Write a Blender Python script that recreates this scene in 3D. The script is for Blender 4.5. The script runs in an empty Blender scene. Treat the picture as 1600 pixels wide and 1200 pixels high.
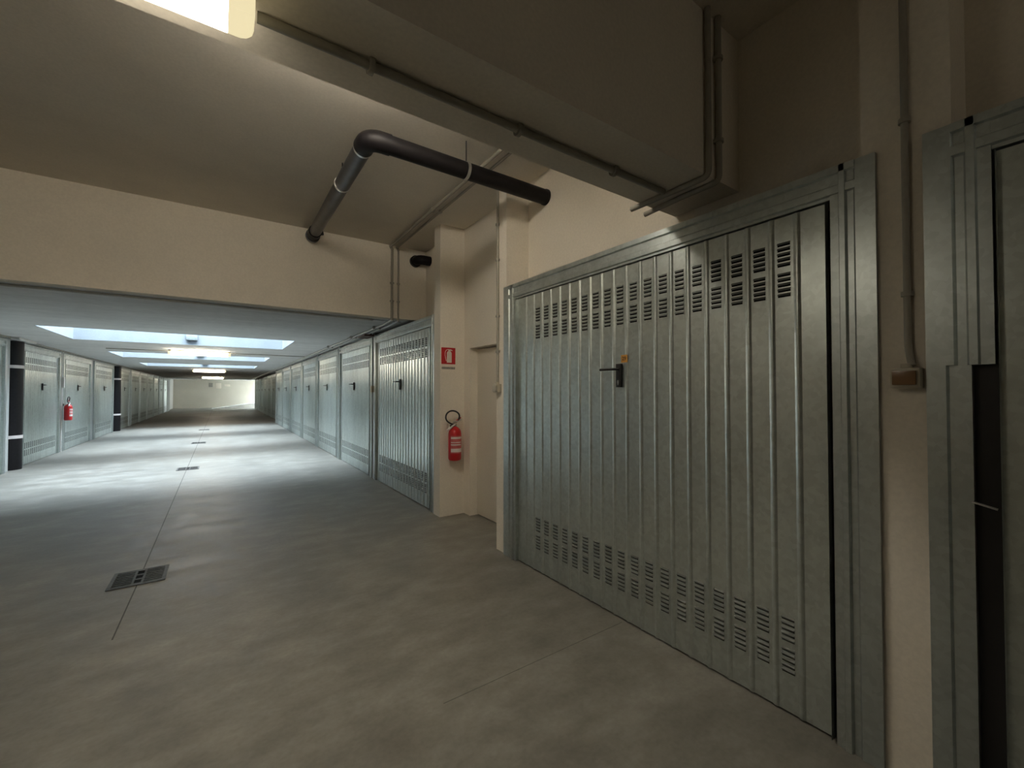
import bpy, bmesh, math, random
from mathutils import Vector, Matrix
random.seed(7)
S = bpy.context.scene
COL = S.collection
PI = math.pi

# ------------------------------------------------------------------ camera, world, exposure
cam_d = bpy.data.cameras.new('camera')
cam = bpy.data.objects.new('camera', cam_d); COL.objects.link(cam)
cam_d.sensor_width = 36.0; cam_d.sensor_fit = 'HORIZONTAL'
cam_d.lens = 36.0*662/1600
cam_d.clip_start = 0.02; cam_d.clip_end = 300
cam.location = (0, 0, 1.5)
cam.rotation_euler = (PI/2 + math.atan(12/662), 0, -math.atan(456/662))
S.camera = cam

SKY = 40.0           # strength of the overcast sky
LAMP = 10.5           # emission of the fluorescent diffusers
w = bpy.data.worlds.new('overcast_sky'); S.world = w; w.use_nodes = True
nt = w.node_tree; nt.nodes.clear()
wo = nt.nodes.new('ShaderNodeOutputWorld'); bg = nt.nodes.new('ShaderNodeBackground')
bg.inputs['Color'].default_value = (0.74, 0.88, 1.0, 1); bg.inputs['Strength'].default_value = SKY
nt.links.new(bg.outputs[0], wo.inputs[0])
S.view_settings.view_transform = 'Standard'; S.view_settings.look = 'None'
S.view_settings.exposure = 0.15; S.view_settings.gamma = 1.0
S.view_settings.use_curve_mapping = False
S.cycles.max_bounces = 14; S.cycles.diffuse_bounces = 8; S.cycles.glossy_bounces = 6
S.cycles.caustics_reflective = False; S.cycles.caustics_refractive = False
S.cycles.sample_clamp_indirect = 6.0
S.cycles.use_denoising = True

# plan of the place (metres; y runs down the corridor, x across it, camera at the origin)
XR = 2.17            # front of the garage frames, right side
XL = -3.25           # front of the garage frames, left side
XW = 2.45            # wall above the garage doors, recessed behind the piers
ZC = 3.53            # ceiling of the near bay
ZT = 2.52            # soffit of the low corridor
YD = 5.76            # dropped wall where the corridor gets low
YE = 43.0            # far end of the corridor
SKYL = [(9.5, 11.6), (14.6, 16.7), (19.7, 21.8)]   # openings in the corridor ceiling
SX0, SX1 = -2.37, 1.24

for i, (a, b) in enumerate(SKYL + [(YE + 0.1, 48.0)]):    # daylight portals where the roof is open
    ld = bpy.data.lights.new('daylight_portal', 'AREA'); ld.shape = 'RECTANGLE'
    ld.cycles.is_portal = True
    x0, x1 = (SX0, SX1) if i < 3 else (5.1, 8.7)
    ld.size = x1 - x0; ld.size_y = b - a
    lo = bpy.data.objects.new('daylight_portal', ld); COL.objects.link(lo)
    lo.location = ((x0 + x1)/2, (a + b)/2, 5.25 if i < 3 else 3.95)

# ------------------------------------------------------------------ materials
def new_mat(name):
    m = bpy.data.materials.new(name); m.use_nodes = True
    n = m.node_tree; b = n.nodes['Principled BSDF']
    return m, n, b
def noise(n, scale, detail=4, rough=0.55, vec=None, stretch=None):
    tc = n.nodes.new('ShaderNodeTexCoord')
    t = n.nodes.new('ShaderNodeTexNoise')
    t.inputs['Scale'].default_value = scale; t.inputs['Detail'].default_value = detail
    t.inputs['Roughness'].default_value = rough
    src = tc.outputs['Object'] if vec is None else vec
    if stretch:
        mp = n.nodes.new('ShaderNodeMapping'); mp.inputs['Scale'].default_value = stretch
        n.links.new(src, mp.inputs['Vector']); src = mp.outputs[0]
    n.links.new(src, t.inputs['Vector'])
    return t.outputs['Fac']
def ramp(n, fac, stops):
    r = n.nodes.new('ShaderNodeValToRGB')
    e = r.color_ramp.elements
    while len(e) < len(stops): e.new(0.5)
    for k, (p, c) in enumerate(stops):
        e[k].position = p; e[k].color = (c[0], c[1], c[2], 1) if not isinstance(c, (int, float)) else (c, c, c, 1)
    n.links.new(fac, r.inputs[0])
    return r.outputs[0]
def mix(n, a, b, fac, mode='MIX'):
    m = n.nodes.new('ShaderNodeMix'); m.data_type = 'RGBA'; m.blend_type = mode
    for s, v in ((6, a), (7, b)):
        if isinstance(v, tuple): m.inputs[s].default_value = (*v, 1)
        else: n.links.new(v, m.inputs[s])
    if isinstance(fac, float): m.inputs[0].default_value = fac
    else: n.links.new(fac, m.inputs[0])
    return m.outputs[2]
def bump(n, b, h, strength, dist=0.01):
    k = n.nodes.new('ShaderNodeBump'); k.inputs['Strength'].default_value = strength
    k.inputs['Distance'].default_value = dist
    n.links.new(h, k.inputs['Height']); n.links.new(k.outputs[0], b.inputs['Normal'])
def scale_col(c, f): return tuple(x*f for x in c)

def plaster(name, col, var=0.10, rough=0.85, stretch=None, bmp=0.25):
    m, n, b = new_mat(name)
    f = noise(n, 1.3, 6, 0.6, stretch=stretch)
    c1 = ramp(n, f, [(0.3, scale_col(col, 1 - var)), (0.7, scale_col(col, 1 + var*0.5))])
    g = noise(n, 60, 3)
    c2 = mix(n, c1, ramp(n, g, [(0.35, 0.86), (0.65, 1.0)]), 0.5, 'MULTIPLY')
    n.links.new(c2, b.inputs['Base Color']); b.inputs['Roughness'].default_value = rough
    b.inputs['Specular IOR Level'].default_value = 0.25
    bump(n, b, g, bmp, 0.003)
    return m
def simple(name, col, rough=0.5, metal=0.0, spec=0.5, var=0.06, sc=25):
    m, n, b = new_mat(name)
    f = noise(n, sc, 3)
    n.links.new(ramp(n, f, [(0.3, scale_col(col, 1 - var)), (0.7, scale_col(col, 1 + var))]), b.inputs['Base Color'])
    b.inputs['Roughness'].default_value = rough; b.inputs['Metallic'].default_value = metal
    b.inputs['Specular IOR Level'].default_value = spec
    return m
def emitter(name, col, strength):
    m, n, b = new_mat(name)
    b.inputs['Base Color'].default_value = (0.8, 0.8, 0.75, 1)
    b.inputs['Emission Color'].default_value = (*col, 1); b.inputs['Emission Strength'].default_value = strength
    return m

def floor_mat():
    m, n, b = new_mat('power_floated_concrete')
    big = noise(n, 0.55, 5, 0.6)
    mid = noise(n, 2.6, 7, 0.62, stretch=(1.0, 1.6, 1))
    fine = noise(n, 40, 4)
    c = ramp(n, mid, [(0.30, (0.185, 0.176, 0.152)), (0.5, (0.255, 0.245, 0.216)), (0.70, (0.345, 0.335, 0.30))])
    c = mix(n, c, ramp(n, big, [(0.35, 0.72), (0.6, 1.0)]), 0.8, 'MULTIPLY')
    c = mix(n, c, ramp(n, fine, [(0.3, 0.82), (0.6, 1.0)]), 0.6, 'MULTIPLY')
    n.links.new(c, b.inputs['Base Color'])
    r = ramp(n, mid, [(0.3, 0.42), (0.7, 0.6)])
    n.links.new(r, b.inputs['Roughness'])
    b.inputs['Specular IOR Level'].default_value = 0.45
    bump(n, b, mid, 0.12, 0.01)
    return m
def soffit_mat():
    m, n, b = new_mat('raw_concrete_soffit')
    f = noise(n, 1.1, 7, 0.65, stretch=(0.45, 2.2, 1))
    g = noise(n, 9, 5, 0.6)
    c = ramp(n, f, [(0.25, (0.70, 0.70, 0.69)), (0.5, (0.80, 0.80, 0.79)), (0.75, (0.86, 0.86, 0.85))])
    c = mix(n, c, ramp(n, g, [(0.3, 0.85), (0.6, 1.0)]), 0.6, 'MULTIPLY')
    n.links.new(c, b.inputs['Base Color']); b.inputs['Roughness'].default_value = 0.85
    bump(n, b, g, 0.3, 0.006)
    return m
def galvanised(name, col=(0.60, 0.655, 0.63), rough=0.29, dirt=0.0):
    m, n, b = new_mat(name)
    tc = n.nodes.new('ShaderNodeTexCoord')
    v = n.nodes.new('ShaderNodeTexVoronoi'); v.inputs['Scale'].default_value = 45
    n.links.new(tc.outputs['Object'], v.inputs['Vector'])
    sp = n.nodes.new('ShaderNodeRGBToBW'); n.links.new(v.outputs['Color'], sp.inputs[0])
    base = ramp(n, sp.outputs[0], [(0.2, scale_col(col, 0.93)), (0.8, scale_col(col, 1.05))])
    st = noise(n, 2.2, 6, 0.6, stretch=(1, 1.6, 0.35))
    base = mix(n, base, ramp(n, st, [(0.32, 0.84), (0.62, 1.02)]), 0.8, 'MULTIPLY')
    # old handling stains over the lower louvres
    bl = noise(n, 7, 5, 0.7)
    base = mix(n, base, ramp(n, bl, [(0.3, 0.82), (0.5, 1.0)]), 0.6, 'MULTIPLY')
    n.links.new(base, b.inputs['Base Color'])
    b.inputs['Metallic'].default_value = 0.82
    n.links.new(ramp(n, st, [(0.3, rough + 0.06), (0.7, rough)]), b.inputs['Roughness'])
    bump(n, b, noise(n, 5, 1, 0.4, stretch=(1, 1.5, 0.25)), 0.02, 0.01)
    return m

M = dict(
    wall=plaster('cream_wall_paint', (0.85, 0.79, 0.685), 0.07),
    ceil=plaster('grey_cream_ceiling_paint', (0.77, 0.72, 0.635), 0.09),
    white=plaster('white_wall_paint', (0.82, 0.82, 0.81), 0.05),
    soffit=soffit_mat(), floor=floor_mat(),
    shaft=plaster('light_shaft_render', (0.27, 0.295, 0.315), 0.14),
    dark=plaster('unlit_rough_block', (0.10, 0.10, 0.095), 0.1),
    galv=galvanised('galvanised_sheet', rough=0.29),
    galvf=galvanised('galvanised_frame', (0.52, 0.57, 0.56), 0.33),
    slot=simple('vent_opening_black', (0.012, 0.012, 0.012), 0.8, 0, 0.1),
    black=simple('black_plastic', (0.018, 0.017, 0.018), 0.35),
    pipe=simple('black_drain_pipe', (0.007, 0.006, 0.007), 0.5, 0, 0.22, var=0.25),
    lit_pipe=simple('black_drain_pipe_lit_tone', (0.045, 0.045, 0.052), 0.36, var=0.35, sc=9),  # same black pipe; paler bluish colour imitates light reflected from the corridor
    conduit=simple('pale_grey_conduit', (0.33, 0.31, 0.26), 0.5),
    conduit_l=simple('light_conduit', (0.62, 0.62, 0.60), 0.4),
    steel=simple('zinc_strap', (0.62, 0.62, 0.60), 0.3, 0.9),
    chrome=simple('chrome', (0.8, 0.78, 0.74), 0.15, 1.0),
    red=simple('red_enamel', (0.50, 0.016, 0.020), 0.3),
    pale_label=simple('faded_pink_label', (0.52, 0.12, 0.12), 0.5),
    white_label=simple('white_label', (0.72, 0.66, 0.64), 0.5),
    sign_red=simple('sign_red', (0.42, 0.010, 0.014), 0.5),
    sign_white=simple('sign_white', (0.75, 0.70, 0.62), 0.5),
    sign_grey=simple('sign_grey', (0.20, 0.195, 0.18), 0.6),
    orange=simple('orange_sticker', (0.52, 0.25, 0.04), 0.5),
    ink=simple('dark_print', (0.10, 0.05, 0.01), 0.6),
    iron=simple('cast_iron', (0.10, 0.10, 0.098), 0.55, 0.5, var=0.3),
    box=simple('grey_plastic_box', (0.50, 0.46, 0.36), 0.4),
    amber=simple('smoked_switch_cover', (0.20, 0.11, 0.05), 0.22),
    bronze=simple('rusty_steel_bracket', (0.16, 0.10, 0.08), 0.6),
    louvre=simple('dull_zinc_louvre', (0.15, 0.165, 0.155), 0.6, 0.4),
    masonry=plaster('grey_masonry_paint', (0.50, 0.52, 0.51), 0.06),
    endwall=plaster('beige_end_wall_paint', (0.58, 0.55, 0.48), 0.05),
    seal=simple('joint_sealant', (0.085, 0.082, 0.076), 0.8),
    door=plaster('painted_steel_door', (0.76, 0.70, 0.60), 0.03, 0.5, bmp=0.05),
    lamp=emitter('fluorescent_diffuser_warm', (1.0, 0.90, 0.73), LAMP),
    fill_branch=emitter('added_fill_branch', (1.0, 0.90, 0.75), 15.0),
    fill_beam=emitter('added_fill_bay', (1.0, 0.91, 0.77), 36.0),
    fill_back=emitter('added_fill_back', (1.0, 0.93, 0.80), 9.0),
    lamp_far=emitter('fluorescent_diffuser_far', (1.0, 0.86, 0.66), 36.0),
    lamp_end=emitter('cream_polycarbonate_lit_from_within', (1.0, 0.86, 0.52), 0.75),
)

# ------------------------------------------------------------------ mesh helpers
class MB:
    def __init__(s): s.bm = bmesh.new(); s.mi = 0
    def _f(s, vs):
        try: f = s.bm.faces.new(vs)
        except ValueError: return None
        f.material_index = s.mi; return f
    def box(s, x0, y0, z0, x1, y1, z1, bev=0.0):
        x0, x1 = sorted((x0, x1)); y0, y1 = sorted((y0, y1)); z0, z1 = sorted((z0, z1))
        v = [s.bm.verts.new(p) for p in ((x0,y0,z0),(x1,y0,z0),(x1,y1,z0),(x0,y1,z0),(x0,y0,z1),(x1,y0,z1),(x1,y1,z1),(x0,y1,z1))]
        fs = [s._f([v[i] for i in q]) for q in ((3,2,1,0),(4,5,6,7),(0,1,5,4),(1,2,6,5),(2,3,7,6),(3,0,4,7))]
        if bev:
            es = {e for f in fs for e in f.edges}
            bmesh.ops.bevel(s.bm, geom=list(es), offset=bev, segments=2, affect='EDGES', profile=0.7)
        return s
    def prism(s, pts, axis, a, b, closed=True):
        """2D profile extruded along an axis; pts give the other two axes in x,y,z order"""
        def P(p, t):
            if axis == 'z': return (p[0], p[1], t)
            if axis == 'y': return (p[0], t, p[1])
            return (t, p[0], p[1])
        A = [s.bm.verts.new(P(p, a)) for p in pts]; B = [s.bm.verts.new(P(p, b)) for p in pts]
        n = len(pts)
        for i in range(n if closed else n - 1):
            j = (i + 1) % n
            s._f((A[i], A[j], B[j], B[i]))
        if closed: s._f(A[::-1]); s._f(B)
        return s
    def ring(s, c, u, v, r, n): return [s.bm.verts.new(c + u*(r*math.cos(2*PI*k/n)) + v*(r*math.sin(2*PI*k/n))) for k in range(n)]
    def tube(s, pts, r, n=14, caps=True):
        pts = [Vector(p) for p in pts]; rs = r if isinstance(r, (list, tuple)) else [r]*len(pts)
        t0 = (pts[1] - pts[0]).normalized()
        up = Vector((0, 0, 1)) if abs(t0.z) < 0.9 else Vector((1, 0, 0))
        u = t0.cross(up).normalized(); rings = []
        for i, p in enumerate(pts):
            if i == 0: t = t0
            elif i == len(pts) - 1: t = (pts[i] - pts[i-1]).normalized()
            else: t = ((pts[i] - pts[i-1]).normalized() + (pts[i+1] - pts[i]).normalized()).normalized()
            u = (u - t*u.dot(t)).normalized(); v = t.cross(u)
            rings.append(s.ring(p, u, v, rs[i], n))
        for A, B in zip(rings, rings[1:]):
            for k in range(n): s._f((A[k], A[(k+1) % n], B[(k+1) % n], B[k]))
        if caps: s._f(rings[0][::-1]); s._f(rings[-1])
        return s
    def cyl(s, a, b, r, n=20): return s.tube([a, b], r, n)
    def lathe(s, base, prof, n=28):
        """profile of (r, z) spun about the vertical through base"""
        base = Vector(base); rings = []
        for r, z in prof:
            rings.append([s.bm.verts.new(base + Vector((r*math.cos(2*PI*k/n), r*math.sin(2*PI*k/n), z))) for k in range(n)])
        for A, B in zip(rings, rings[1:]):
            for k in range(n): s._f((A[k], A[(k+1) % n], B[(k+1) % n], B[k]))
        s._f(rings[0][::-1]); s._f(rings[-1])
        return s
    def poly(s, pts): s._f([s.bm.verts.new(p) for p in pts]); return s
    def build(s, name, mats, parent=None, smooth=True, loc=None, ang=38):
        bmesh.ops.recalc_face_normals(s.bm, faces=s.bm.faces)
        if smooth:
            for f in s.bm.faces: f.smooth = True
            for e in s.bm.edges:
                if len(e.link_faces) == 2 and e.calc_face_angle(0) > math.radians(ang): e.smooth = False
        me = bpy.data.meshes.new(name); s.bm.to_mesh(me); s.bm.free()
        for m in (mats if isinstance(mats, (list, tuple)) else [mats]): me.materials.append(m)
        o = bpy.data.objects.new(name, me); COL.objects.link(o)
        if parent is not None: o.parent = parent
        if loc: o.location = loc
        return o
def tag(o, label, cat, group=None, kind=None):
    o['label'] = label; o['category'] = cat
    if group: o['group'] = group
    if kind: o['kind'] = kind
    return o
def thing(name, label, cat, loc=(0, 0, 0), rz=0.0, group=None, kind=None):
    o = bpy.data.objects.new(name, None); COL.objects.link(o)
    o.location = loc; o.rotation_euler = (0, 0, rz); o.empty_display_size = 0.1
    return tag(o, label, cat, group, kind)
def struct(name, mb, mats, label, cat):
    o = mb.build(name, mats, smooth=False); return tag(o, label, cat, None, 'structure')
def copy_tree(o, parent=None):
    c = o.copy(); COL.objects.link(c)
    if parent is not None: c.parent = parent
    for ch in [k for k in bpy.data.objects if k.parent == o]: copy_tree(ch, c)
    return c
def arc(c, r, a0, a1, n, ax):
    """points on an arc in the plane given by two unit vectors"""
    u, v = Vector(ax[0]), Vector(ax[1]); c = Vector(c)
    return [c + u*(r*math.cos(a0 + (a1-a0)*k/n)) + v*(r*math.sin(a0 + (a1-a0)*k/n)) for k in range(n+1)]
def bend(pts, r, n=6):
    """round the corners of a polyline"""
    pts = [Vector(p) for p in pts]; out = [pts[0]]
    for a, b, c in zip(pts, pts[1:], pts[2:]):
        d1 = (a - b).normalized(); d2 = (c - b).normalized()
        p, q = b + d1*r, b + d2*r
        for k in range(n + 1):
            t = k/n
            out.append(p*(1-t)**2 + b*(2*t*(1-t)) + q*t*t)
    out.append(pts[-1]); return out

# ------------------------------------------------------------------ the setting
mb = MB(); mb.box(-4.2, -6.2, -0.25, 9.0, 48.6, 0.0)
struct('floor', mb, M['floor'], 'grey power-floated concrete floor of the garage corridor', 'floor')
mb = MB(); mb.box(-8.0, -6.0, ZC, 5.0, YD, ZC + 0.3)
struct('ceiling', mb, M['ceil'], 'painted ceiling of the high near bay', 'ceiling')
mb = MB()
ys = [YD + 0.14] + [v for ab in SKYL for v in ab] + [YE]
for k in range(0, len(ys), 2): mb.box(-4.0, ys[k], ZT, 3.6, ys[k+1], 5.2)
for a, b in SKYL:
    mb.box(-4.0, a, ZT, SX0, b, 5.2); mb.box(SX1, a, ZT, 3.6, b, 5.2)
struct('ceiling', mb, M['soffit'], 'low raw concrete soffit of the long corridor with skylight openings', 'ceiling')
# render lining of the skylight shafts, with a small bracket on the far face
for k, (a, b) in enumerate(SKYL):
    mb = MB(); t = 0.012
    z0, z1 = ZT + 0.001, 5.2
    mb.box(SX0, b - t, z0, SX1, b, z1); mb.box(SX0, a, z0, SX1, a + t, z1)
    mb.box(SX0, a + t, z0, SX0 + t, b - t, z1); mb.box(SX1 - t, a + t, z0, SX1, b - t, z1)
    o = struct('window_%d' % (k+1), mb, M['shaft'], ['first skylight shaft, nearest the dropped wall', 'middle skylight shaft', 'last skylight shaft before the dark stretch'][k] + ' open to the sky', 'skylight')
    mb = MB(); mb.box(-0.62, b - t - 0.06, z0 + 0.10, -0.42, b - t, z0 + 0.24, 0.004)
    mb.build('bracket', M['galvf'], o)
mb = MB(); mb.box(-8.0, YD, ZT, 3.5, YD + 0.14, ZC + 0.3)
struct('wall_far', mb, M['wall'], 'cream dropped wall across the corridor above the low opening', 'wall')
mb = MB(); mb.box(-8.0, 1.25, 2.65, XW + 0.1, 1.67, ZC)
struct('ceiling_beam', mb, M['wall'], 'deep painted concrete beam crossing the near bay overhead', 'beam')
# right side, near bay
mb = MB(); mb.box(XW, -3.0, 2.44, XW + 0.15, 3.27, ZC); mb.box(XW, 4.84, 2.44, XW + 0.15, YD, ZC)
struct('wall_right', mb, M['wall'], 'cream wall above the near garage doors', 'wall')
mb = MB(); mb.box(XR + 0.02, 3.27, 0, 2.9, 3.44, ZC)
struct('wall_pier', mb, M['wall'], 'cream pier between the personnel door and the garage door', 'pier')
mb = MB(); mb.box(XR + 0.005, 4.68, 0, 3.3, 4.855, ZC)
struct('wall_pier', mb, M['wall'], 'cream pier carrying the extinguisher and its red sign', 'pier')
mb = MB(); mb.box(XR + 0.02, 0.35, 0, 2.9, 0.615, ZC)
struct('wall_pier', mb, M['wall'], 'cream pier with switch box between the two nearest garage doors', 'pier')
# alcove wall with the recessed personnel door
mb = MB()
mb.box(2.50, 4.53, 0, 2.75, 4.70, ZC); mb.box(2.50, 3.42, 2.03, 2.75, 4.53, ZC); mb.box(2.50, 3.42, 0, 2.75, 3.62, 2.03)
struct('wall_alcove', mb, M['wall'], 'cream alcove wall around the personnel door', 'wall')
dr = tag(MB().box(2.60, 3.63, 0.012, 2.645, 4.522, 2.022, 0.003).build('door_1', M['door']), 'plain cream flush personnel door in the alcove', 'door', None, 'structure')
mb = MB(); mb.box(2.593, 3.66, 1.02, 2.60, 3.70, 1.20, 0.002); mb.tube([(2.60, 3.68, 1.13), (2.55, 3.68, 1.13), (2.545, 3.80, 1.13)], 0.009, 10)
mb.build('door_handle', M['black'], dr)
# outer shell
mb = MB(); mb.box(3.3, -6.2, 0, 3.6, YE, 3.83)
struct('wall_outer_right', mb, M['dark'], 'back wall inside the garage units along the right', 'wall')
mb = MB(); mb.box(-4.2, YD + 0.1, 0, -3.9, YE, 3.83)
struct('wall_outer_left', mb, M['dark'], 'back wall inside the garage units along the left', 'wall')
mb = MB(); mb.box(-8.2, -6.2, 0, 3.6, -6.0, 3.83)
struct('wall_back', mb, M['wall'], 'cream wall closing the back of the near bay', 'wall')
mb = MB(); mb.box(-8.2, -6.0, 0, -8.0, YD + 0.14, 3.83); mb.box(-8.0, YD, 0, -4.0, YD + 0.14, ZT)
struct('wall_left', mb, M['wall'], 'cream wall at the left of the near bay', 'wall')
mb = MB(); mb.box(-8.2, -6.2, -0.25, -4.2, YD + 0.14, 0.0)
struct('floor', mb, M['floor'], 'concrete floor of the side branch of the near bay', 'floor')

# ------------------------------------------------------------------ garage doors
PITCH = 0.1115
def leaf_mesh(width, z0, z1):
    """ribbed sheet: the flats sit forward, narrow V ribs stand a little proud"""
    nr = max(3, round((width - 0.02)/PITCH)); p = (width - 0.02)/nr
    pts = [(0.03, -width/2), (0.0, -width/2), (0.0, -width/2 + 0.01)]
    for k in range(nr):
        a = -width/2 + 0.01 + k*p
        if k < nr - 1: pts += [(0.0, a + p - 0.015), (0.0022, a + p - 0.011), (0.0058, a + p - 0.006), (0.0070, a + p), (0.0058, a + p + 0.006), (0.0022, a + p + 0.011), (0.0, a + p + 0.015)]
    pts += [(0.0, width/2 - 0.01), (0.0, width/2), (0.03, width/2)]
    return nr, p, pts
def vents(mb, width, nr, p, z_top, ncol, xf):
    c0 = (nr - ncol)//2
    ya = -width/2 + 0.01 + (c0 + 0.5)*p - 0.03; yb = -width/2 + 0.01 + (c0 + ncol - 0.5)*p + 0.03
    mb.mi = 1; mb.box(xf + 0.0008, ya, z_top - 0.262, xf + 0.0022, yb, z_top + 0.004); mb.mi = 0
    for k in range(c0, c0 + ncol):
        yc = -width/2 + 0.01 + (k + 0.5)*p
        for grp in range(2):
            for j in range(5):
                z = z_top - grp*0.145 - j*0.0245
                mb.mi = 1; mb.box(xf - 0.0015, yc - 0.027, z - 0.0145, xf + 0.002, yc + 0.027, z)
                mb.mi = 0; mb.prism([(xf + 0.001, z + 0.0045), (xf - 0.0055, z - 0.003), (xf - 0.006, z - 0.007), (xf - 0.0045, z - 0.007), (xf + 0.001, z + 0.001)], 'y', yc - 0.028, yc + 0.028)
HALF = 2.50/2
def garage_door(y0, y1, jn, jf, loc_x, rz, label, group, detail=True, number=None, top=2.47, leafgap=0.012, slot=None, vent=True):
    """local frame: x=0 is the front plane of the frame facing -x, y along the wall; jn / jf jamb widths at low / high y"""
    yc = (y0 + y1)/2
    t = thing('garage_door', label, 'garage door', (loc_x, yc, 0), rz, group, 'thing')
    a, b = y0 - yc, y1 - yc
    la, lb = a + jn + leafgap, b - jf - 0.006
    zl = top - 0.135
    def jamb(e0, e1, z0=0.0, z1=None, cut=None):   # e0 outer edge, e1 leaf side
        s = 1 if e1 > e0 else -1; wd = abs(e1 - e0)
        P = [(0.05, e0), (0.0, e0), (0.0, e0 + s*wd*0.42), (0.011, e0 + s*wd*0.47), (0.011, e0 + s*wd*0.60), (-0.004, e0 + s*wd*0.64),
             (-0.004, e0 + s*wd*0.76), (0.006, e0 + s*wd*0.79), (0.006, e0 + s*wd*0.98), (0.05, e1)]
        mbj = MB()
        if cut is None: mbj.prism(P, 'z', z0, z1 or top)
        else:
            c0, c1, zc = cut   # an opening in the cover below zc, between fractions c0..c1 of the width
            mbj.prism(P, 'z', zc, top)
            mbj.prism([(0.05, e0), (0.0, e0), (0.0, e0 + s*wd*0.30), (0.011, e0 + s*wd*0.34), (0.011, e0 + s*wd*c0), (0.05, e0 + s*wd*c0)], 'z', 0, zc)
        return mbj
    o = jamb(a, a + jn).build('jamb', M['galvf'], t)
    o2 = jamb(b, b - jf, cut=slot).build('jamb', M['galvf'], t)
    if slot:
        mbk = MB(); s1 = b - jf*slot[0]; s0 = b - jf
        mbk.box(0.045, s0, 0, 0.055, s1, slot[2]); mbk.build('counterweight_channel', M['black'], t)
        mbk = MB(); mbk.tube([(0.0, s1 + 0.004, 1.115), (0.004, s0 + 0.004, 1.100)], 0.004, 8); mbk.build('bracket', M['steel'], t)
    mbh = MB()
    mbh.prism([(0.05, top), (-0.004, top), (-0.004, top - 0.030), (0.008, top - 0.036), (0.008, top - 0.078), (0.0, top - 0.084), (0.0, top - 0.116),
               (0.010, top - 0.122), (0.010, zl), (0.05, zl)], 'y', a + jn*0.42, b - jf*0.42)
    mbh.build('header', M['galvf'], t)
    wl = lb - la; cy = (la + lb)/2
    nr, p, pts = leaf_mesh(wl, 0, 0)
    pts = [(x + 0.024, y + cy) for x, y in [(-px, py) for px, py in pts]]
    pts = [(x if abs(x) < 0.1 else x, y) for x, y in pts]
    ml = MB(); ml.prism(pts, 'z', 0.012, zl - 0.006, closed=False)
    ml.box(0.030, la, 0.012, 0.040, lb, zl - 0.006)
    leaf = ml.build('door_leaf', M['galv'], t, ang=27)
    if vent:
        ncol = 18 if nr >= 20 else nr - 3
        for zt in (2.205, 0.447):
            mv = MB(); off = cy
            vents(mv, wl, nr, p, zt, ncol, 0.0238)
            ov = mv.build('vent_louvres', [M['louvre'], M['slot']], leaf, smooth=False); ov.location = (0, off, 0)
    mh = MB(); mh.box(0.002, -0.021 + cy, 1.53, 0.016, 0.021 + cy, 1.685, 0.003)
    hp = mh.build('handle_plate', M['black'], t)
    mh = MB(); mh.tube(bend([(0.004, cy, 1.648), (-0.045, cy, 1.648), (-0.048, cy + 0.115, 1.648)], 0.012, 4), 0.0085, 10)
    mh.build('handle_lever', M['black'], hp)
    mh = MB(); mh.prism([(cy - 0.006 + 0.006*math.cos(q*PI/4)*1.0 + 0.006, 1.560 + 0.018*math.sin(q*PI/4)) for q in range(8)], 'x', -0.002, 0.003)
    mh.build('keyhole_cover', M['chrome'], hp)
    if number:
        ms = MB(); ms.box(0.0125, cy - 0.068, 1.692, 0.0150, cy - 0.016, 1.742)
        st = ms.build('number_sticker', M['orange'], t)
        cu = bpy.data.curves.new('number', 'FONT'); cu.body = number; cu.size = 0.034; cu.extrude = 0.0006
        cu.align_x = 'CENTER'; cu.align_y = 'CENTER'; cu.materials.append(M['ink']); cu.offset = 0.0008
        to = bpy.data.objects.new('number', cu); COL.objects.link(to); dg = bpy.context.evaluated_depsgraph_get(); me = bpy.data.meshes.new_from_object(to.evaluated_get(dg)); bpy.data.objects.remove(to); to = bpy.data.objects.new('number', me); COL.objects.link(to); to.parent = st
        to.location = (0.0115, cy - 0.042, 1.717); to.rotation_euler = (PI/2, 0, -PI/2)
    return t

garage_door(0.565, 3.29, 0.160, 0.196, XR, 0, 'large ribbed galvanised garage door with an orange 29 sticker above its black handle', None, number='29')
garage_door(-2.305, 0.425, 0.196, 0.175, XR, 0, 'ribbed garage door past the switch-box pier, its jamb open on a black slot', None, slot=(0.66, 1, 1.595))

ordn = ['first', 'second', 'third', 'fourth', 'fifth', 'sixth', 'seventh', 'eighth', 'ninth', 'tenth', 'eleventh', 'twelfth', 'thirteenth', 'fourteenth', 'fifteenth', 'sixteenth']
first = garage_door(4.865, 7.365, 0.12, 0.12, XR + 0.012, 0, 'ribbed galvanised garage door directly beside the extinguisher pier', 'garage doors down the right side', top=2.465)
RD = [7.49, 10.08, 12.68, 15.28, 17.95, 20.5]
def far_door(x, y0, rz, label, group, wd=2.5):
    d = copy_tree(first); d.location = (x, y0 + wd/2, 0); d.scale = (1, wd/2.5, 1); d.rotation_euler = (0, 0, rz); d['label'] = label; d['group'] = group
    return d
for k, y in enumerate(RD):
    far_door(XR + 0.012, y, 0, 'galvanised garage door, %s along the right side after the one by the extinguisher pier' % ordn[k], 'garage doors down the right side')
RD2 = [23.4 + 2.62*k for k in range(7)]
for k, y in enumerate(RD2):
    far_door(XR + 0.30, y, 0, 'dim garage door, %s on the right in the dark stretch past the skylights' % ordn[k], 'garage doors down the right side')
LD = [(9.20, 2.55, 'pale garage door at the left frame edge, in front of the first black downpipe'),
      (12.48, 2.50, 'garage door just past the first black downpipe, before the wall extinguisher'),
      (15.20, 2.82, 'garage door just past the wall extinguisher on the left'),
      (18.40, 2.95, 'garage door on the left, last before the second black downpipe'),
      (22.30, 2.50, 'garage door on the left just past the second black downpipe')]
for y, wd, lb in LD: far_door(XL, y, PI, lb, 'garage doors down the left side', wd)
LD2 = [25.05 + 2.62*k for k in range(6)]
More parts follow.
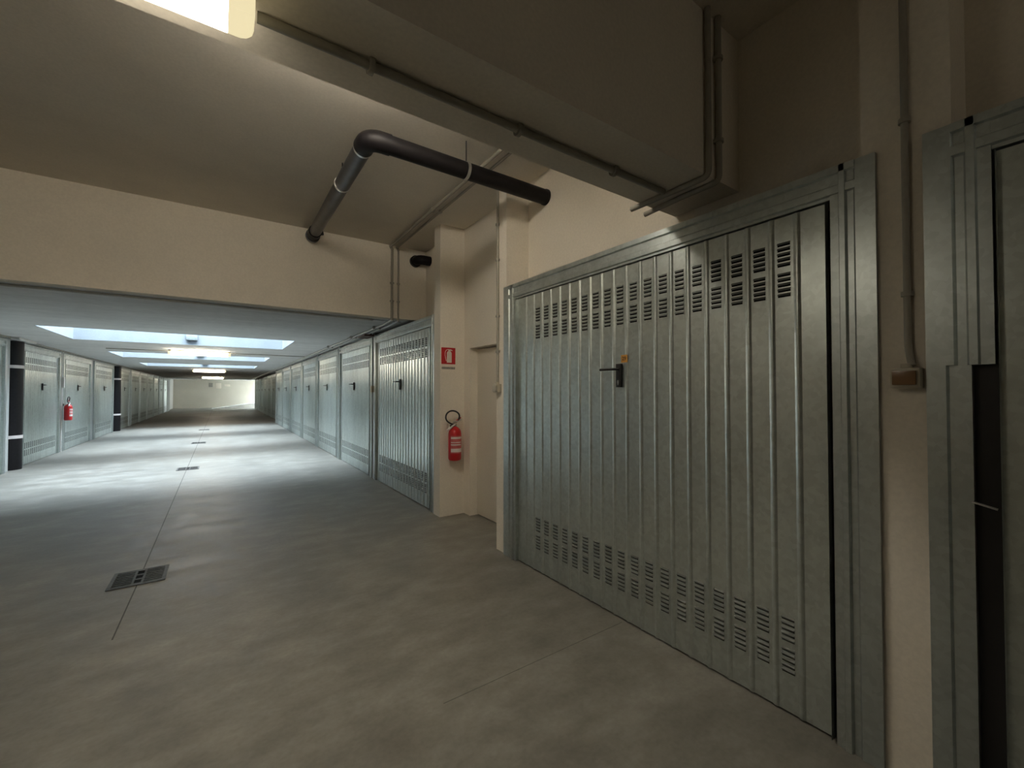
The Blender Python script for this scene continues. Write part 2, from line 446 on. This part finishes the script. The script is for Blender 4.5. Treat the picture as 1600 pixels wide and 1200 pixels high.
for k, y in enumerate(LD2):
    far_door(XL, y, PI, 'dim garage door, %s along the left wall beyond the one past the second downpipe' % ordn[k], 'garage doors down the left side')

# masonry between the frames (right and left)
def piers(name, xa, xb, doors, y_end, y_start, label):
    mb = MB(); y = y_start
    for d in sorted(doors):
        if d - y > 0.01: mb.box(xa, y, 0, xb, d, ZT)
        y = d + 2.5
    if y_end - y > 0.01: mb.box(xa, y, 0, xb, y_end, ZT)
    return struct(name, mb, M['masonry'], label, 'wall')
piers('wall_side_right', XR + 0.03, XR + 0.4, [4.865] + RD, 23.35, 4.86, 'pale masonry strips between the right side garage doors')
piers('wall_side_right', XR + 0.32, XR + 0.7, RD2, YE, 23.35, 'pale masonry strips between the dim garage doors on the right')
lall = [(d, wd) for d, wd, _ in LD] + [(d, 2.5) for d in LD2]
mb = MB(); y = YD + 0.14
for d, wd in sorted(lall):
    if 11.7 < y < 11.8: mb.box(XL - 0.03, y, 0, XL - 0.3, 11.98, ZT); y = 12.47
    if 21.3 < y < 21.4: mb.box(XL - 0.03, y, 0, XL - 0.3, 21.55, ZT); y = 22.2
    if d - y > 0.01: mb.box(XL - 0.03, y, 0, XL - 0.3, d, ZT)
    y = d + wd
if YE - y > 0.01: mb.box(XL - 0.03, y, 0, XL - 0.3, YE, ZT)
mb.box(XL - 0.02, YD + 0.14, 2.475, XL - 0.3, YE, ZT)
struct('wall_side_left', mb, M['masonry'], 'pale masonry strips between the left side garage doors', 'wall')
mb = MB(); mb.box(XR + 0.10, 7.36, 2.475, XR + 0.4, 23.35, ZT)
struct('trim_1', mb, M['white'], 'strip of pale wall above the right side garage doors', 'trim')

# black downpipes in the niches of the left wall
def downpipe(x, y, r, label):
    t = thing('downpipe', label, 'drain pipe', (x, y, 0), 0, 'black downpipes in the left wall niches')
    MB().cyl((0, 0, 0), (0, 0, 2.47), r, 24).build('pipe', M['pipe'], t)
    for z in (1.95, 0.60):
        MB().lathe((0, 0, z), [(r + 0.001, 0), (r + 0.006, 0), (r + 0.006, 0.06), (r + 0.001, 0.06)], 24).build('clamp', M['white_label'], t)
    return t
downpipe(XL - 0.115, 12.225, 0.20, 'black downpipe with two white clamps between the two nearest left doors')
downpipe(XL - 0.10, 21.9, 0.22, 'black downpipe with white clamps further down the left wall, after the fourth door')

# ------------------------------------------------------------------ far end, past the corridor
mb = MB(); mb.box(-8.0, 48.2, 0, 9.0, 48.5, 3.9)
struct('wall_end', mb, M['endwall'], 'pale wall closing the view past the far end of the corridor', 'wall')
mb = MB(); mb.box(-3.65, YE, 0, -3.45, 48.2, 3.9)
struct('wall_end_left', mb, M['white'], 'white wall returning at the left of the far bay', 'wall')
mb = MB(); mb.box(-3.9, YE, 2.6, 5.0, 48.2, 3.9)
struct('ceiling', mb, M['soffit'], 'slab over the left part of the far bay', 'ceiling')
mb = MB(); mb.box(2.75, YE, 0, 3.6, YE + 0.3, 3.83)
struct('wall_end_right', mb, M['wall'], 'cream pier at the right of the far opening', 'wall')
mb = MB(); mb.box(8.8, YE, 0, 9.0, 48.6, 3.9); mb.box(3.6, YE - 0.1, 0, 9.0, YE, 3.9)
struct('wall_ramp', mb, M['wall'], 'walls beside the exit ramp', 'wall')
mb = MB(); mb.prism([(-0.6, 0.0), (8.8, 0.0), (8.8, 1.35)], 'y', 45.2, 48.19)
struct('floor_ramp', mb, M['soffit'], 'pale concrete exit ramp rising to the right past the corridor end', 'ramp')
for x, z, wd, hg, mt, lb in ((-0.72, 2.12, 0.30, 0.36, 'sign_grey', 'small dark square notice on the far end wall'),
                             (-0.12, 2.05, 0.42, 0.50, 'sign_white', 'white paper notice in the middle of the far end wall'),
                             (0.55, 2.08, 0.46, 0.20, 'sign_white', 'narrow pale notice on the far end wall beside the paper one')):
    tag(MB().box(x - wd/2, 48.17, z - hg/2, x + wd/2, 48.199, z + hg/2, 0.004).build('wall_notice', M[mt]), lb, 'sign', 'notices on the far end wall')

# ------------------------------------------------------------------ lamps
def lamp(x0, x1, y, z, label, mat, group, wd=0.15):
    """sealed ceiling batten: grey housing, rounded diffuser below"""
    L = x1 - x0; t = thing('ceiling_lamp', label, 'lamp', ((x0+x1)/2, y, z), 0, group)
    def stadium(L_, W_, r, n=5):
        out = []
        for cx, cy, a in ((L_/2 - r, W_/2 - r, 0), (-L_/2 + r, W_/2 - r, PI/2), (-L_/2 + r, -W_/2 + r, PI), (L_/2 - r, -W_/2 + r, 3*PI/2)):
            for k in range(n+1): out.append((cx + r*math.cos(a + PI/2*k/n), cy + r*math.sin(a + PI/2*k/n)))
        return out
    mb = MB(); mb.prism(stadium(L*0.985, wd*0.68, 0.035), 'z', -0.035, 0.0); mb.build('housing', M['box'], t)
    body = MB()
    prof = [(-0.36, -0.036), (-0.47, -0.058), (-0.5, -0.084), (-0.46, -0.110), (-0.36, -0.125), (0.36, -0.125), (0.46, -0.110), (0.5, -0.084), (0.47, -0.058), (0.36, -0.036)]
    Lb = L - 0.13
    body.prism([(wd*0.93*a, b) for a, b in prof], 'x', -Lb/2, Lb/2); body.build('diffuser', mat, t)
    for s in (-1, 1):
        ends = MB(); rings = []
        for q, sc in ((0, 1.0), (0.03, 0.995), (0.045, 0.93), (0.058, 0.76), (0.062, 0.55)):
            rings.append([ends.bm.verts.new((s*(Lb/2 + 0.0005 + q), wd*0.93*a*sc, -0.036 + (b + 0.036)*(0.55 + 0.45*sc) if q else b)) for a, b in prof])
        for A, B in zip(rings, rings[1:]):
            for k in range(len(prof)): ends._f((A[k], A[(k+1) % len(prof)], B[(k+1) % len(prof)], B[k]))
        ends._f(rings[-1]); ends._f(rings[0][::-1])
        ends.build('diffuser_cap', M['lamp_end'], t)
    return t
lamp(-1.22, 0.072, 1.39, 2.65, 'large lit fluorescent ceiling lamp under the near beam', M['lamp'], None, 0.16)
lamp(-5.5, -4.2, 3.2, ZC, 'unseen batten added as fill light on the high ceiling of the side branch', M['fill_branch'], None, 0.16)  # out of view, added to light the near doors from the left
lamp(-0.2, 1.1, 2.25, ZC, 'unseen batten added as fill light on the ceiling hidden behind the beam', M['fill_beam'], None, 0.16)  # unseen, added for the alcove light; position follows the pipe shadows
lamp(0.2, 1.5, -4.2, ZC, 'unseen batten added as fill light on the high ceiling at the back of the near bay', M['fill_back'], None, 0.16)  # behind the camera, added to lift the near face of the beam
for k, (y, lb) in enumerate(((13.1, 'lit fluorescent batten between the first two skylights'), (24.0, 'lit fluorescent batten just past the last skylight'), (35.6, 'lit fluorescent batten deepest in the dark stretch'))):
    lamp(-1.05, 0.22, y, ZT, lb, M['lamp_far'], 'fluorescent lamps on the corridor soffit', 0.16)

# ------------------------------------------------------------------ pipes and conduits
# black drain pipe: from the right wall across, elbow, then back to the dropped wall
PX, PY, PZ = 0.845, 3.005, 3.285
XWE = XW - 0.001
t = thing('drain_pipe', 'black plastic drain pipe with an elbow hanging under the near ceiling', 'pipe', (0, 0, 0))
MB().tube([(XWE, PY, PZ), (PX + 0.13, PY, PZ)], 0.066, 24).build('cross_run', M['pipe'], t)
MB().tube([(XWE, PY, PZ), (XW - 0.02, PY, PZ)], 0.071, 24).build('collar', M['pipe'], t)
MB().tube(bend([(PX + 0.15, PY, PZ), (PX, PY, PZ), (PX + 0.004, PY + 0.15, PZ + 0.011)], 0.10, 7), 0.072, 24).build('elbow', M['pipe'], t)
e1 = Vector((PX + 0.083, YD - 0.008, PZ + 0.152)); s1 = Vector((PX + 0.004, PY + 0.13, PZ + 0.010))
dv = (e1 - s1)
MB().tube([s1, e1], 0.064, 24).build('long_run', M['lit_pipe'], t)
MB().tube([e1 - dv*0.03, e1 - dv*0.03 + dv.normalized()*0.05], 0.082, 24).build('collar', M['lit_pipe'], t)
MB().tube([e1 - dv*0.10, e1 - dv*0.10 + dv.normalized()*0.13], 0.074, 24).build('collar', M['pipe'], t)
mb = MB(); q = e1 - dv*0.06; mb.tube([q, q + Vector((0.10, 0, 0.03))], 0.03, 14); mb.build('inspection_plug', M['black'], t)
def strap(p, d, r, parent):
    d = d.normalized(); MB().tube([p - d*0.012, p + d*0.012], r, 24).build('strap', M['steel'], parent)
strap(s1 + dv*0.30, dv, 0.069, t); strap(s1 + dv*0.015, dv, 0.069, t)
hp = Vector((1.62, PY, PZ)); strap(hp, Vector((1, 0, 0)), 0.071, t)
MB().cyl((1.62, PY, PZ + 0.068), (1.62, PY, ZC - 0.001), 0.005, 8).build('threaded_rod', M['black'], t)
q = s1 + dv*0.30
MB().cyl((q.x, q.y, q.z + 0.066), (q.x, q.y, ZC - 0.001), 0.005, 8).build('threaded_rod', M['black'], t)
# stub in the corner over the third door
t = thing('drain_pipe_stub', 'short black pipe elbow coming out of the dropped wall beside the pier', 'pipe', (0, 0, 0))
MB().tube(bend([(2.28, YD, 3.36), (2.28, YD - 0.14, 3.36), (XW - 0.001, YD - 0.14, 3.36)], 0.09, 6), 0.066, 20).build('elbow', M['pipe'], t)
MB().tube([(2.28, YD, 3.36), (2.28, YD - 0.05, 3.36)], 0.080, 20).build('collar', M['pipe'], t)

def conduit(name, pts, r, label, mat, clips=(), rb=0.04, group=None, clipr=1.75):
    t = thing(name, label, 'conduit', (0, 0, 0), 0, group)
    MB().tube(bend(pts, rb) if len(pts) > 2 else pts, r, 12).build('tube', mat, t)
    for p, d in clips:
        d = Vector(d); p = Vector(p)
        MB().tube([p - d*0.009, p + d*0.009], r*clipr, 12).build('clip', mat, t)
    return t
yz = (0, 1, 0); zz = (0, 0, 1); xx = (1, 0, 0)
# pair over the ceiling, down the dropped wall, then along the corridor
for k, (x, r) in enumerate(((1.885, 0.0165), (1.975, 0.013))):
    xc = x + 0.055
    conduit('conduit', [(x, 1.69, ZC - 0.03), (x + 0.03, YD - 0.02, ZC - 0.03), (xc, YD - 0.02, ZC - 0.05), (xc, YD - 0.02, ZT - 0.031)], r,
            ['thicker left conduit of the pair running over the ceiling, down the dropped wall', 'thinner right conduit of the pair running over the ceiling, down the dropped wall'][k],
            M['conduit'], [((x + 0.02, 4.3, ZC - 0.03), yz), ((x + 0.005, 2.5, ZC - 0.03), yz), ((xc, YD - 0.02, 3.0), zz), ((xc, YD - 0.02, 2.75), zz)], group='conduits on the dropped wall')
    conduit('conduit', [(xc, YD - 0.018, ZT - 0.031), (xc + 0.04, YD + 0.45, ZT - 0.031), (XR - 0.10 + 0.055*k, YE - 0.05, ZT - 0.031)], r,
            ['left of the two conduits running under the corridor soffit over the right side doors', 'right of the two conduits running under the corridor soffit over the right side doors'][k],
            M['conduit_l'], [((XR - 0.215 + 0.085*k, y, ZT - 0.031), yz) for y in (6.6, 8.0, 10)], group='conduits under the corridor soffit')
conduit('conduit', [(-4.0, YD + 0.22, ZT - 0.014), (1.75, YD + 0.22, ZT - 0.014)], 0.013, 'thin pale conduit across the corridor mouth behind the dropped wall', M['conduit_l'], [])
tag(MB().box(-4.0, YD + 0.245, ZT - 0.004, XR, YD + 0.265, ZT + 0.02).build('trim_2', M['seal']), 'dark joint line in the soffit behind the dropped wall', 'trim', None, 'structure')
conduit('conduit', [(XL + 0.03, YD + 0.3, ZT - 0.016), (XL + 0.03, YE - 0.05, ZT - 0.016)], 0.014, 'conduit running along the top of the left garage doors', M['conduit'], [])
conduit('conduit', [(-2.2, 13.45, ZT - 0.012), (2.0, 13.45, ZT - 0.012)], 0.009, 'thin conduit across the soffit between the first two skylights', M['conduit'], [])
# beam: conduit under the soffit feeding the lamp, and the pair dropping down the near face
conduit('conduit', [(0.08, 1.475, 2.632), (1.0, 1.475, 2.632), (2.06, 1.475, 2.632)], 0.016, 'conduit under the beam soffit feeding the near lamp', M['conduit'],
        [((x, 1.475, 2.632), xx) for x in (0.42, 1.05, 1.65)])
for k, x in enumerate((2.10, 2.20)):
    conduit('conduit', [(x, 1.228, ZC - 0.001), (x, 1.228, 2.632), (x, 1.40 + 0.05*k, 2.632), (x - 0.02 + 0.03*k, 1.72, 2.625)], 0.0155, ['first of the two upright conduits on the dark near face of the beam', 'upright conduit on the beam face closest to the garage door wall'][k], M['conduit'],
            [((x, 1.232, z), zz) for z in ((2.85, 3.3) if k else ())], group='upright conduits on the beam')
# pier conduit and switch box beside the personnel door
t = conduit('conduit', [(XR + 0.006, 3.40, ZC - 0.06), (XR + 0.006, 3.40, 1.585)], 0.012, 'upright conduit on the pier left of door 29, down to the small box', M['conduit'], [((XR + 0.006, 3.40, z), zz) for z in (1.88, 2.22, 2.76, 3.1)])
def switch_box(x, y, z, wy, wz, d, label, cover, group=None):
    t = thing('switch_box', label, 'switch box', (x, y, z), 0, group)
    MB().box(-d, -wy/2, -wz/2, 0, wy/2, wz/2, 0.006).build('box', M['box'], t)
    MB().box(-d - 0.014, -wy*0.40, -wz*0.36, -d + 0.001, wy*0.40, wz*0.36, 0.005).build('cover', cover, t)
    MB().tube([(-d/2, 0, wz/2 - 0.002), (-d/2, 0, wz/2 + 0.018)], 0.017, 14).build('gland', M['box'], t)
    return t
switch_box(XR + 0.02, 3.395, 1.532, 0.085, 0.080, 0.045, 'small pale switch box on the pier edge beside the personnel door', M['box'])
conduit('conduit', [(XR + 0.006, 0.475, ZC - 0.05), (XR + 0.006, 0.475, 1.66), (XR - 0.005, 0.462, 1.60)], 0.012, 'upright conduit on the pier right of door 29, down to the amber switch', M['conduit'], [((XR + 0.006, 0.475, z), zz) for z in (1.876, 2.55)], clipr=1.6)
switch_box(XR + 0.02, 0.478, 1.552, 0.086, 0.075, 0.055, 'switch box with a brown smoked cover on the pier between the nearest doors', M['amber'])
# boxes along the corridor soffit
tag(MB().box(XR - 0.17, 7.30, ZT - 0.075, XR - 0.005, 7.72, ZT - 0.045, 0.003).box(XR - 0.03, 7.45, ZT - 0.05, XR - 0.005, 7.50, ZT, 0.002).build('pipe_bracket', M['bronze']), 'rusty steel bracket under the conduits where the first two corridor doors meet', 'bracket')
tag(MB().box(XL + 0.05, 11.7, ZT - 0.05, XL + 0.16, 12.6, ZT - 0.004, 0.004).build('junction_box', M['conduit_l']), 'flat pale box over the first black downpipe', 'junction box')
tag(MB().box(XR - 0.03, 7.39, 1.49, XR + 0.03, 7.46, 1.60, 0.005).build('switch_box', M['box']), 'little switch box between the first two corridor doors on the right', 'switch box')
tag(MB().box(XL + 0.009, 15.06, 1.60, XL + 0.04, 15.13, 1.86, 0.004).build('switch_box', M['conduit_l']), 'pale switch box on the strip above the wall extinguisher', 'switch box')
tag(MB().cyl((XL - 0.01, 15.10, 0), (XL - 0.01, 15.10, ZT), 0.018, 12).build('conduit', M['conduit_l']), 'pale upright conduit behind the left wall extinguisher', 'conduit')

# ------------------------------------------------------------------ fire extinguishers and sign
def extinguisher(loc, rz, label, sc=1.0):
    """local: hangs against the plane y=0 and looks towards -y; origin at the foot of the cylinder"""
    t = thing('fire_extinguisher', label, 'fire extinguisher', loc, rz, 'fire extinguishers')
    c = Vector((0, -0.092, 0)); r = 0.078
    MB().lathe(c, [(0.05, 0.0), (r - 0.012, 0.004), (r - 0.003, 0.016), (r, 0.035), (r, 0.315), (r*0.95, 0.345), (r*0.80, 0.372), (r*0.52, 0.392), (0.024, 0.403), (0.022, 0.412)], 32).build('cylinder', M['red'], t)
    # label: a curved sheet on the front
    def curved(a0, a1, z0, z1, mat, nm, par, rr):
        mb = MB(); n = 10; P = []
        for k in range(n+1):
            a = a0 + (a1-a0)*k/n; P.append((c.x + rr*math.cos(a), c.y + rr*math.sin(a)))
        for k in range(n, -1, -1):
            a = a0 + (a1-a0)*k/n; P.append((c.x + (rr-0.0008)*math.cos(a), c.y + (rr-0.0008)*math.sin(a)))
        mb.prism(P, 'z', z0, z1); return mb.build(nm, mat, par)
    lab = curved(-PI*0.86, -PI*0.20, 0.09, 0.30, M['pale_label'], 'label', t, r + 0.0012)
    for z0, z1, f in ((0.105, 0.148, 0.80), (0.185, 0.20, 0.7), (0.215, 0.225, 0.7), (0.262, 0.285, 0.78)):
        curved(-PI*0.84, -PI*(1 - f), z0, z1, M['white_label'], 'print_band', lab, r + 0.0022)
    MB().lathe(c, [(0.023, 0.405), (0.023, 0.43), (0.017, 0.435), (0.017, 0.462)], 16).build('valve', M['chrome'], t)
    mb = MB(); mb.prism([(0.02, 0.445), (-0.085, 0.475), (-0.09, 0.492), (-0.02, 0.475), (0.02, 0.462)], 'y', c.y - 0.011, c.y + 0.011)
    for v in mb.bm.verts: v.co.x = -v.co.x
    mb.build('carry_handle', M['steel'], t)
    mb = MB(); mb.prism([(0.0, 0.462), (0.075, 0.515), (0.082, 0.506), (0.02, 0.452)], 'y', c.y - 0.010, c.y + 0.010); mb.build('trigger', M['red'], t)
    # hose loop up and to the side, nozzle down
    pts = [c + Vector(p) for p in ((0.012, 0, 0.45), (0.055, -0.004, 0.49), (0.058, -0.012, 0.545), (0.01, -0.016, 0.588), (-0.06, -0.016, 0.598), (-0.115, -0.014, 0.566), (-0.128, -0.01, 0.51), (-0.10, -0.006, 0.465), (-0.045, -0.012, 0.435), (-0.02, -0.026, 0.430))]
    for _ in range(2):
        n = [pts[0]]
        for a, b in zip(pts, pts[1:]): n += [a*0.75 + b*0.25, a*0.25 + b*0.75]
        n.append(pts[-1]); pts = n
    MB().tube(pts, 0.0095, 10).build('hose', M['black'], t)
    MB().tube([c + Vector((-0.01, -0.03, 0.437)), c + Vector((-0.115, -0.03, 0.362))], [0.010, 0.013], 12).build('nozzle', M['white_label'], t)
    MB().box(-0.02, -0.012, 0.36, 0.02, 0, 0.42, 0.002).box(-0.02, -0.07, 0.395, 0.02, 0, 0.402, 0.001).build('wall_hook', M['black'], t)
    t.scale = (sc, sc, sc)
    return t
extinguisher((2.325, 4.678, 0.678), 0, 'red fire extinguisher with looped black hose on the pier below the red sign')
e2 = extinguisher((XL + 0.02, 15.10, 0.78), PI/2, 'red fire extinguisher hung between two garage doors on the left wall', 1.0)
t = thing('fire_sign', 'red square sign with a white extinguisher symbol above the real extinguisher', 'sign', (2.283, 4.679, 1.935))
pl = MB().box(-0.093, -0.003, -0.10, 0.093, 0.0, 0.10).build('plate', M['sign_red'], t)
mb = MB(); y0, y1 = -0.0045, -0.0028
def flat(pts): mb.prism(pts, 'y', y0, y1)
flat([(-0.022, -0.082), (0.042, -0.082), (0.042, 0.035), (0.034, 0.052), (0.022, 0.060), (0.022, 0.068), (-0.002, 0.068), (-0.002, 0.060), (-0.014, 0.052), (-0.022, 0.035)])
flat([(-0.006, 0.070), (0.050, 0.062), (0.054, 0.070), (0.030, 0.080), (-0.004, 0.080)])
hs = [(-0.004, 0.078), (-0.030, 0.070), (-0.044, 0.046), (-0.046, 0.010), (-0.038, -0.030), (-0.030, -0.062)]
for (a, b), (c_, d_) in zip(hs, hs[1:]):
    dx, dz = c_ - a, d_ - b; L = math.hypot(dx, dz); nx, nz = -dz/L*0.0035, dx/L*0.0035
    flat([(a + nx, b + nz), (c_ + nx, d_ + nz), (c_ - nx, d_ - nz), (a - nx, b - nz)])
mb.build('extinguisher_symbol', M['sign_white'], t, smooth=False)
t = thing('sign_strip', 'narrow pale strip with a grey line of print below the red sign', 'sign', (2.283, 4.679, 1.785))
MB().box(-0.095, -0.002, -0.050, 0.095, 0, 0.026).build('plate', M['wall'], t)
mb = MB()
x = -0.088
while x < 0.085:
    wq = random.uniform(0.006, 0.013); mb.box(x, -0.0032, -0.012, min(x + wq, 0.09), -0.0018, 0.016); x += wq + 0.0022
mb.build('print_line', M['sign_grey'], t, smooth=False)

# ------------------------------------------------------------------ floor drains and joint
def grate(x, y, label):
    t = thing('floor_drain', label, 'drain', (x, y, 0), 0, 'drain grates along the floor joint')
    W, D = 0.175, 0.18
    mb = MB()
    for a in ((-W, -D, W, -D + 0.022), (-W, D - 0.022, W, D), (-W, -D, -W + 0.024, D), (W - 0.024, -D, W, D)): mb.box(a[0], a[1], 0.001, a[2], a[3], 0.007)
    mb.build('frame', M['iron'], t)
    mb = MB()
    for k in range(8):
        yy = -D + 0.04 + k*(2*D - 0.08)/7
        for s in (-1, 1): mb.box(s*0.030, yy - 0.008, 0.002, s*(W - 0.024), yy + 0.008, 0.0065, 0.001)
    for s in (-1, 1): mb.box(s*0.022, -D + 0.02, 0.002, s*0.036, D - 0.02, 0.0068)
    for k in range(4):
        yy = -D + 0.03 + k*(2*D - 0.06)/3; mb.box(-0.03, yy - 0.012, 0.002, 0.03, yy + 0.012, 0.0068)
    mb.build('grate_bars', M['iron'], t)
    MB().box(-W + 0.01, -D + 0.01, 0.0003, W - 0.01, D - 0.01, 0.0018).build('sump', M['slot'], t)
    return t
g0 = grate(-0.521, 4.55, 'large black iron drain grate in the floor joint before the low corridor')
for k, y in enumerate((10.4, 15.45, 20.6)):
    g = copy_tree(g0); g.location = (-0.50, y, 0)
    g['label'] = ['iron drain grate in the floor under the first skylight', 'iron drain grate in the floor under the middle skylight', 'iron drain grate in the floor under the last skylight'][k]
tag(MB().prism([(-0.526, 3.5), (-0.518, 3.5), (-0.512, 4.37), (-0.520, 4.37)], 'z', 0.0002, 0.0012).prism([(-0.522, 4.73), (-0.514, 4.73), (-0.50, 42.0), (-0.51, 42.0)], 'z', 0.0002, 0.0012).build('trim_3', M['seal']), 'saw-cut floor joint running down the middle of the corridor', 'floor joint', None, 'structure')
tag(MB().box(0.9, 1.886, 0.0002, XR, 1.8885, 0.0008).build('trim_4', M['iron']), 'hairline joint crossing the floor near door 29', 'floor joint', None, 'structure')
